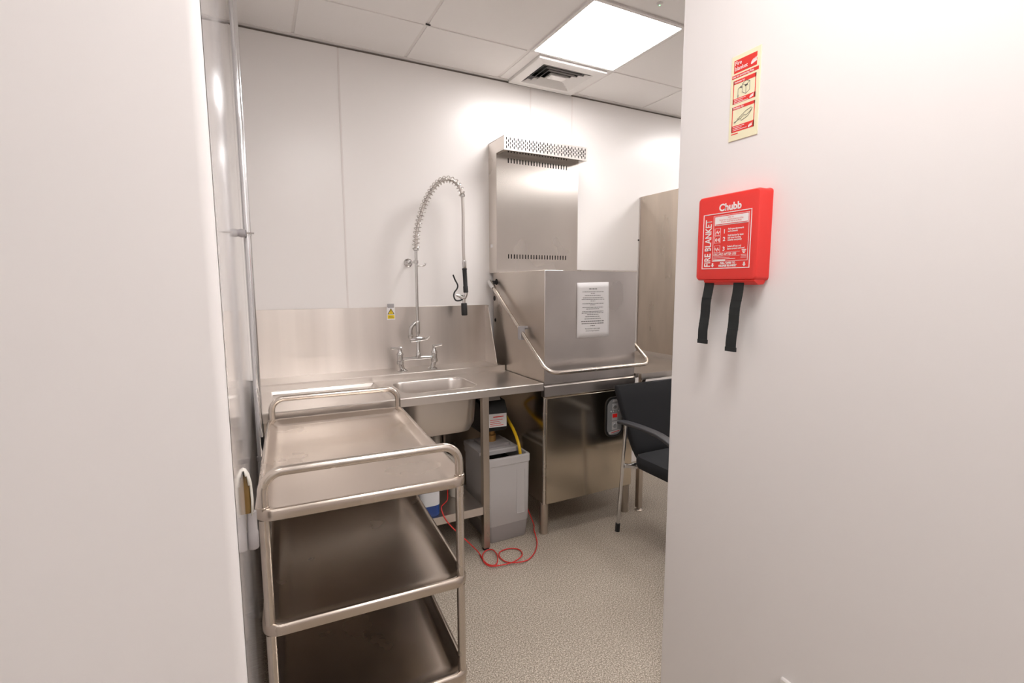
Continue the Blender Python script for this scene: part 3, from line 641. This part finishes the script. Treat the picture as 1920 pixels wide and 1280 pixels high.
# ================================================================== LEFT WALL: PIPES
t = thing('chrome_pipe', 'chrome water pipe running up the glossy wall beside the sink table', 'pipe', (-.018, 2.262, 0))
obj('pipe', tube([(-.018, 2.262, .02), (-.018, 2.262, H)], .0140, 20), 'pipe_chrome', t, smooth=True)
bz = un(455, 438, 'Y', 2.262).z
cl = obj('pipe_clip', lathe([(.0142, -.008), (.0155, -.007), (.0155, .007), (.0142, .008)], (-.018, 2.262, bz), seg=18), 'pipe_chrome', t, smooth=True)
obj('clip_stem', tube([(XL-.001, 2.235, bz), (XL+.012, 2.236, bz), (-.026, 2.238, bz)], [.013, .017, .014], 10), 'tag_grey', cl, smooth=True)
obj('clip_screw', tube([(-.022, 2.238, bz+.001), (.006, 2.236, bz+.001)], .0032, 8), 'chrome', cl, smooth=True)
bz = .72
obj('pipe_clip', lathe([(.0145, -.010), (.0175, -.009), (.0175, .009), (.0145, .010)], (-.018, 2.262, bz), seg=18), 'tag_grey', t, smooth=True)
q = un(492, 822, 'Y', 2.235)
t = thing('hanging_rod', 'thin metal rod with dark tip hanging beside the chrome pipe', 'rod', (q.x, 2.235, q.z))
obj('rod', tube([(q.x, 2.235, q.z+.005), (q.x-.010, 2.236, q.z+.21)], .0065, 12), 'pipe_chrome', t, smooth=True)
obj('tip', tube([(q.x+.0005, 2.2345, q.z-.05), (q.x, 2.235, q.z+.008)], [.004, .0072], 12), 'plastic_black', t, smooth=True)
# white half-round cover on the wall beside the trolley
q = un(459, 935, 'X', XL); cy_, cz_ = q.y, q.z+.016
t = thing('half_round_cover', 'small white half-round plastic cover with brown inside on the glossy wall', 'cover', (XL, cy_, cz_-.06))
def hs_(k, rad): return [(XL-.002+rad*.78*math.sin(math.pi*i/12), cy_+.03*0+rad*1.0*-math.cos(math.pi*i/12), k) for i in range(13)]
def shell(r0, r1): 
    return loft([hs_(cz_+z, r) for z, r in r0], None, False, False, closed=False)
prf = [(-.055, .022), (-.02, .024), (.02, .022), (.042, .017), (.054, .010), (.058, .003)]
bm = shell(prf, 0)
bmesh.ops.delete(bm, geom=[f for f in bm.faces if f.calc_center_median().y < cy_-.012 and f.calc_center_median().z < cz_+.05], context='FACES')
obj('shell', bm, 'cup_white', t, smooth=True, solid=.003)
obj('lining', shell([(z, r*.86) for z, r in prf[:-1]], 0), 'cup_brown', t, smooth=True, solid=.001) if False else obj('core', lathe([(.001, -.05), (.011, -.05), (.0115, .018), (.007, .038), (.001, .044)], (XL+.004, cy_+.002, cz_), seg=16), 'cup_brown', t, smooth=True)
obj('stem', lathe([(.011, -.14), (.012, -.138), (.012, -.10), (.0105, -.098), (.0105, -.05)], (XL+.012, cy_, cz_), seg=16), 'plastic_grey_dark', t, smooth=True)

# ================================================================== PARTITION: FIRE BLANKET, SIGN, SOCKET
fx, fy0, fy1, fz0, fz1 = 1.180, .866, 1.070, 1.456, 1.697
FB = thing('fire_blanket_case', 'red plastic fire blanket case with two black pull tapes on the white partition', 'fire blanket', (RX, (fy0+fy1)/2, fz0))
def fr(a, x, zz=0): return [(x, y, z) for y, z in rr(fy0+a, fy1-a, fz0+a+zz, fz1-a, .010, 5)]
obj('case', loft([fr(-.002, RX), fr(-.002, RX-.006), fr(0, RX-.010), fr(0, fx+.008), fr(.003, fx+.002), fr(.009, fx)]), 'fire_red', FB, smooth=True)
obj('bottom_flap', prism([(fx+.004, fz0-.001), (fx+.006, fz0-.005), (fx+.022, fz0-.013), (RX-.008, fz0-.012), (RX-.001, fz0-.004), (RX-.001, fz0+.002), (fx+.006, fz0+.002)], 'Y', fy0+.006, fy1-.028), 'fire_red', FB, bevel=.0015)
obj('blanket_edge', box(fx+.010, RX-.012, fy0+.02, fy1-.02, fz0-.0165, fz0+.004), 'bottle_white', FB) if False else None
for yc, x_, dz, dxx in ((1.026, 0, .188, .020), (.925, 0, .200, .022)):
    P = []
    for i in range(11):
        f = i/10; P.append(Vector((fx+.012-dxx*f**1.2-.0014*math.sin(f*14+yc*9), yc+.004*math.sin(f*3), fz0+.004-dz*f)))
    bm = BM(); hw = .0165; prev = None; rings = []
    for p in P: rings.append([(p.x-.0011, p.y-hw, p.z), (p.x-.0011, p.y+hw, p.z), (p.x+.0011, p.y+hw, p.z), (p.x+.0011, p.y-hw, p.z)])
    st_ = obj('pull_tape', loft(rings, bm), 'strap_black', FB)
    e = P[-1]; obj('stitched_end', box(e.x-.0028, e.x+.0028, e.y-hw-.0005, e.y+hw+.0005, e.z-.002, e.z+.010), 'strap_black', st_)
    for k in (3, 5, 7): p = P[k]; obj('stitch', box(p.x-.0018, p.x+.0018, p.y-hw, p.y+hw, p.z-.0012, p.z+.0012), 'strap_black', st_)
# print on the face; U runs towards the viewer (image right), V up
U, V = Vector((0, -1, 0)), Vector((0, 0, 1)); FX = fx-.0006
fw, fh = fy1-fy0, fz1-fz0
def F(a, b): return Vector((FX, fy1-a*fw, fz0+b*fh))          # a,b = 0..1 from lower left of the face as seen
bm = BM()
def bar(a0, b0, a1, b1, x=0):
    p, q_ = F(a0, b0), F(a1, b1); box(FX-.0003-x, FX+.0009, q_.y, p.y, p.z, q_.z, bm)
def frame(a0, b0, a1, b1, t_):
    ta, tb = t_/fw, t_/fh
    bar(a0, b0, a1, b0+tb); bar(a0, b1-tb, a1, b1); bar(a0, b0+tb, a0+ta, b1-tb); bar(a1-ta, b0+tb, a1, b1-tb)
A0, A1, B0, B1 = .117, .897, .137, .785
frame(A0, B0, A1, B1, .0021); frame(.295, .222, .862, .755, .0009)
text(bm, 'Chubb', .0270, F(.555, .806), U, V, 'CENTER', .0009, 1.0)
text(bm, 'FIRE BLANKET', .0305, F(.262, B0+.022), (0, 0, 1), (0, 1, 0), 'LEFT', .0006, .70)
bar(.318, .640, .848, .742)
for k, (n_t, ls, b) in enumerate((('1', 'Pull tapes downwards\nand outwards', .585), ('2', 'Hold blanket by tapes\nand cover burning\nmaterial completely', .497), ('3', 'Switch off heat and\nleave covered until cool', .385))):
    text(bm, n_t, .0155, F(.462, b-.040), U, V, 'LEFT', .0005)
    text(bm, ls, .0066, F(.540, b-.004+(.014 if k == 1 else 0)), U, V, 'LEFT', .00022, .86)
    frame(.322, b-.060, .418, b+.024, .0006)
    for q_ in range(5): a = .335+.015*q_; bar(a, b-.045+.01*((q_*2+k) % 3), a+.008, b-.020+.010*((q_+k) % 3))
text(bm, 'DISCARD AFTER USE', .0090, F(.312, .292), U, V, 'LEFT', .0002, .92)
bar(.312, .326, .74, .3285); bar(.312, .2805, .74, .283)
for k, wd in enumerate((.27, .36)): bar(.312, .262-.016*k, .312+wd, .2665-.016*k)
bar(.312, .228, .312+.20, .240)
for k in range(3): bar(.770+.010*k, .335-.016*k, .835-.010*k, .345-.016*k); bar(.760, .285-.015*k, .845, .289-.015*k)
text(bm, 'PULL TAPES TO\nRELEASE BLANKET', .0076, F(.555, .190), U, V, 'CENTER', .0004, .95)
for a in (.305, .815):
    c = F(a, .180); box(FX-.0003, FX+.0009, c.y-.0022, c.y+.0022, c.z-.001, c.z+.006, bm)
    prism([(c.y-.005, c.z), (c.y+.005, c.z), (c.y, c.z-.006)], 'X', FX-.0003, FX+.0009, bm)
obj('print', bm, 'white_print', FB)
bm = BM(); FX -= .0006
text(bm, 'USE TO:', .0062, F(.58, .716), U, V, 'CENTER', 0, .9)
text(bm, 'Cover fires in small containers of fats', .0060, F(.583, .693), U, V, 'CENTER', 0, .86)
text(bm, 'Smother small fires on surfaces', .0060, F(.583, .671), U, V, 'CENTER', 0, .88)
bar(.33, .649, .84, .656)
obj('fine_print', bm, 'sign_red', FB)

# photoluminescent sign
gy0, gy1, g0_, g1_ = .9215, 1.0130, 1.849, 2.078
SG = thing('fire_blanket_sign', 'cream and red fire blanket instruction sign on the partition above the red case', 'sign', (RX, (gy0+gy1)/2, g0_))
obj('plate', box(RX-.0025, RX+.0003, gy0, gy1, g0_, g1_), 'sign_cream', SG, bevel=.0006)
gw, gh = gy1-gy0, g1_-g0_; SX = RX-.0025
def Sg(a, b, d=0): return Vector((SX-d, gy1-a*gw, g0_+b*gh))
def sbar(bm, a0, b0, a1, b1, d): p, q_ = Sg(a0, b0), Sg(a1, b1); box(SX-d, SX+.0003, q_.y, p.y, p.z, q_.z, bm)
bm = BM()
for r_ in ((.10, .795, .88, .945), (.04, .735, .95, .775), (.10, .665, .88, .71), (.10, .435, .88, .495), (.10, .365, .88, .40), (.10, .10, .88, .175)): sbar(bm, *r_, .0004)
for a, b0, b1 in ((.10, .435, .71), (.855, .435, .71), (.10, .10, .40), (.855, .10, .40)): sbar(bm, a, b0, a+.025, b1, .0004)
for b in (.405, .072): sbar(bm, .10, b, .34, b+.012, .0004) if b < .2 else None
obj('red_fields', bm, 'sign_red', SG)
bm = BM()
text(bm, 'Fire\nblanket', .0150, Sg(.13, .885, .0007), U, V, 'LEFT', .0002, .92)
obj('heading', bm, 'white_print', SG); bm = BM()
text(bm, 'Use for smothering fires', .0074, Sg(.06, .745, .0007), U, V, 'LEFT', .0002, .92)
obj('heading', bm, 'white_print', SG); bm = BM()
text(bm, 'Release by:', .0075, Sg(.14, .677, .0007), U, V, 'LEFT', .0001)
obj('subheading', bm, 'white_print', SG); bm = BM()
text(bm, 'Release by:', .0075, Sg(.14, .373, .0007), U, V, 'LEFT', .0001)
obj('subheading', bm, 'white_print', SG); bm = BM()
for k in range(3):
    for b in (.482, .160): sbar(bm, .15, b-.019*k-.004, .46+.09*((k*2+1) % 3), b-.019*k+.002, .0007)
def flame(a, b, s):
    for k in range(3): 
        pts_ = [(.0, .0), (.28, .10), (.20, .42), (.36, .85), (.02, .50), (-.10, .20)]
        prism([(Sg(a+(.10*k+x*.32)*s, 0).y, Sg(0, b+(y*.115+.012*k)*s).z) for x, y in pts_], 'X', SX-.0008, SX, bm)
obj('caption_lettering', bm, 'white_print', SG)['kind'] = 'stuff'
for q_ in ((.70, .822, .62), (.70, .442, .42), (.70, .108, .42)): bm = BM(); flame(*q_); obj('flame_symbol', bm, 'white_print', SG)
bm = BM()
bm = BM()
def ln(pts_, r_=.0006): tube([Sg(a, b, .0006) for a, b in pts_], r_, 4, bm)
ln([(.42, .64), (.42, .55), (.55, .515), (.68, .545), (.68, .645), (.55, .615), (.42, .64), (.55, .668), (.68, .645)]); ln([(.55, .615), (.55, .515)])
ln([(.28, .53), (.28, .60), (.40, .625)]); ln([(.28, .50), (.285, .53)], .0014); ln([(.35, .615), (.42, .605)], .0016); ln([(.52, .61), (.60, .615)], .0020)
obj('drawing', bm, 'ink', SG); bm = BM()
ln([(.22, .215), (.30, .235), (.42, .245), (.52, .275), (.60, .262), (.74, .295), (.80, .32), (.76, .335), (.60, .315), (.45, .28), (.30, .245)]); ln([(.20, .212), (.24, .222)], .0016)
ln([(.42, .245), (.44, .215), (.66, .245), (.78, .30)])
obj('drawing', bm, 'ink', SG)
# socket plate low on the partition
q = un(1465, 1266, 'X', RX)
so = thing('wall_socket', 'white double socket plate low on the partition', 'socket', (RX, q.y-.073, q.z-.086))
pl = obj('plate', loft([[(x, y, z) for y, z in rr(q.y-.146+a, q.y-a, q.z-.086+a, q.z-a, .006, 4)] for a, x in ((0, RX+.0005), (0, RX-.006), (.003, RX-.009))]), 'corner_trim', so, smooth=True)
for k in range(2):
    c = q.y-.146*(.27+.46*k)
    obj('rocker', box(RX-.0125, RX-.008, c-.007, c+.007, q.z-.028, q.z-.010), 'diffuser_white', so, bevel=.001)
    bm = box(RX-.0093, RX-.0085, c-.003, c+.003, q.z-.045, q.z-.036)
    for s in (-1, 1): box(RX-.0093, RX-.0085, c+s*.011-.0035, c+s*.011+.0035, q.z-.064, q.z-.059, bm)
    obj('pin_holes', bm, 'ink_black', so)

# unseen low black block added behind the partition to darken the dishwasher front's reflection
kx0, kx1, ky0, ky1 = 2.15, 3.30, .45, 1.20
K = thing('reflection_block', 'unseen low black block added behind the fire blanket partition for its dark reflection', 'block', ((kx0+kx1)/2, (ky0+ky1)/2, 0))
def kr(a, z): return [(x, y, z) for x, y in rr(kx0+a, kx1-a, ky0+a, ky1-a, .04, 4)]
obj('body', loft([kr(.03, 0), kr(.025, .005), kr(.004, .56), kr(.004, .57)]), 'plastic_black', K, smooth=True)
obj('lid', loft([kr(-.006, .568), kr(-.008, .575), kr(-.008, .600), kr(0, .608), kr(.04, .610), kr(.05, .604)]), 'plastic_black', K, smooth=True)
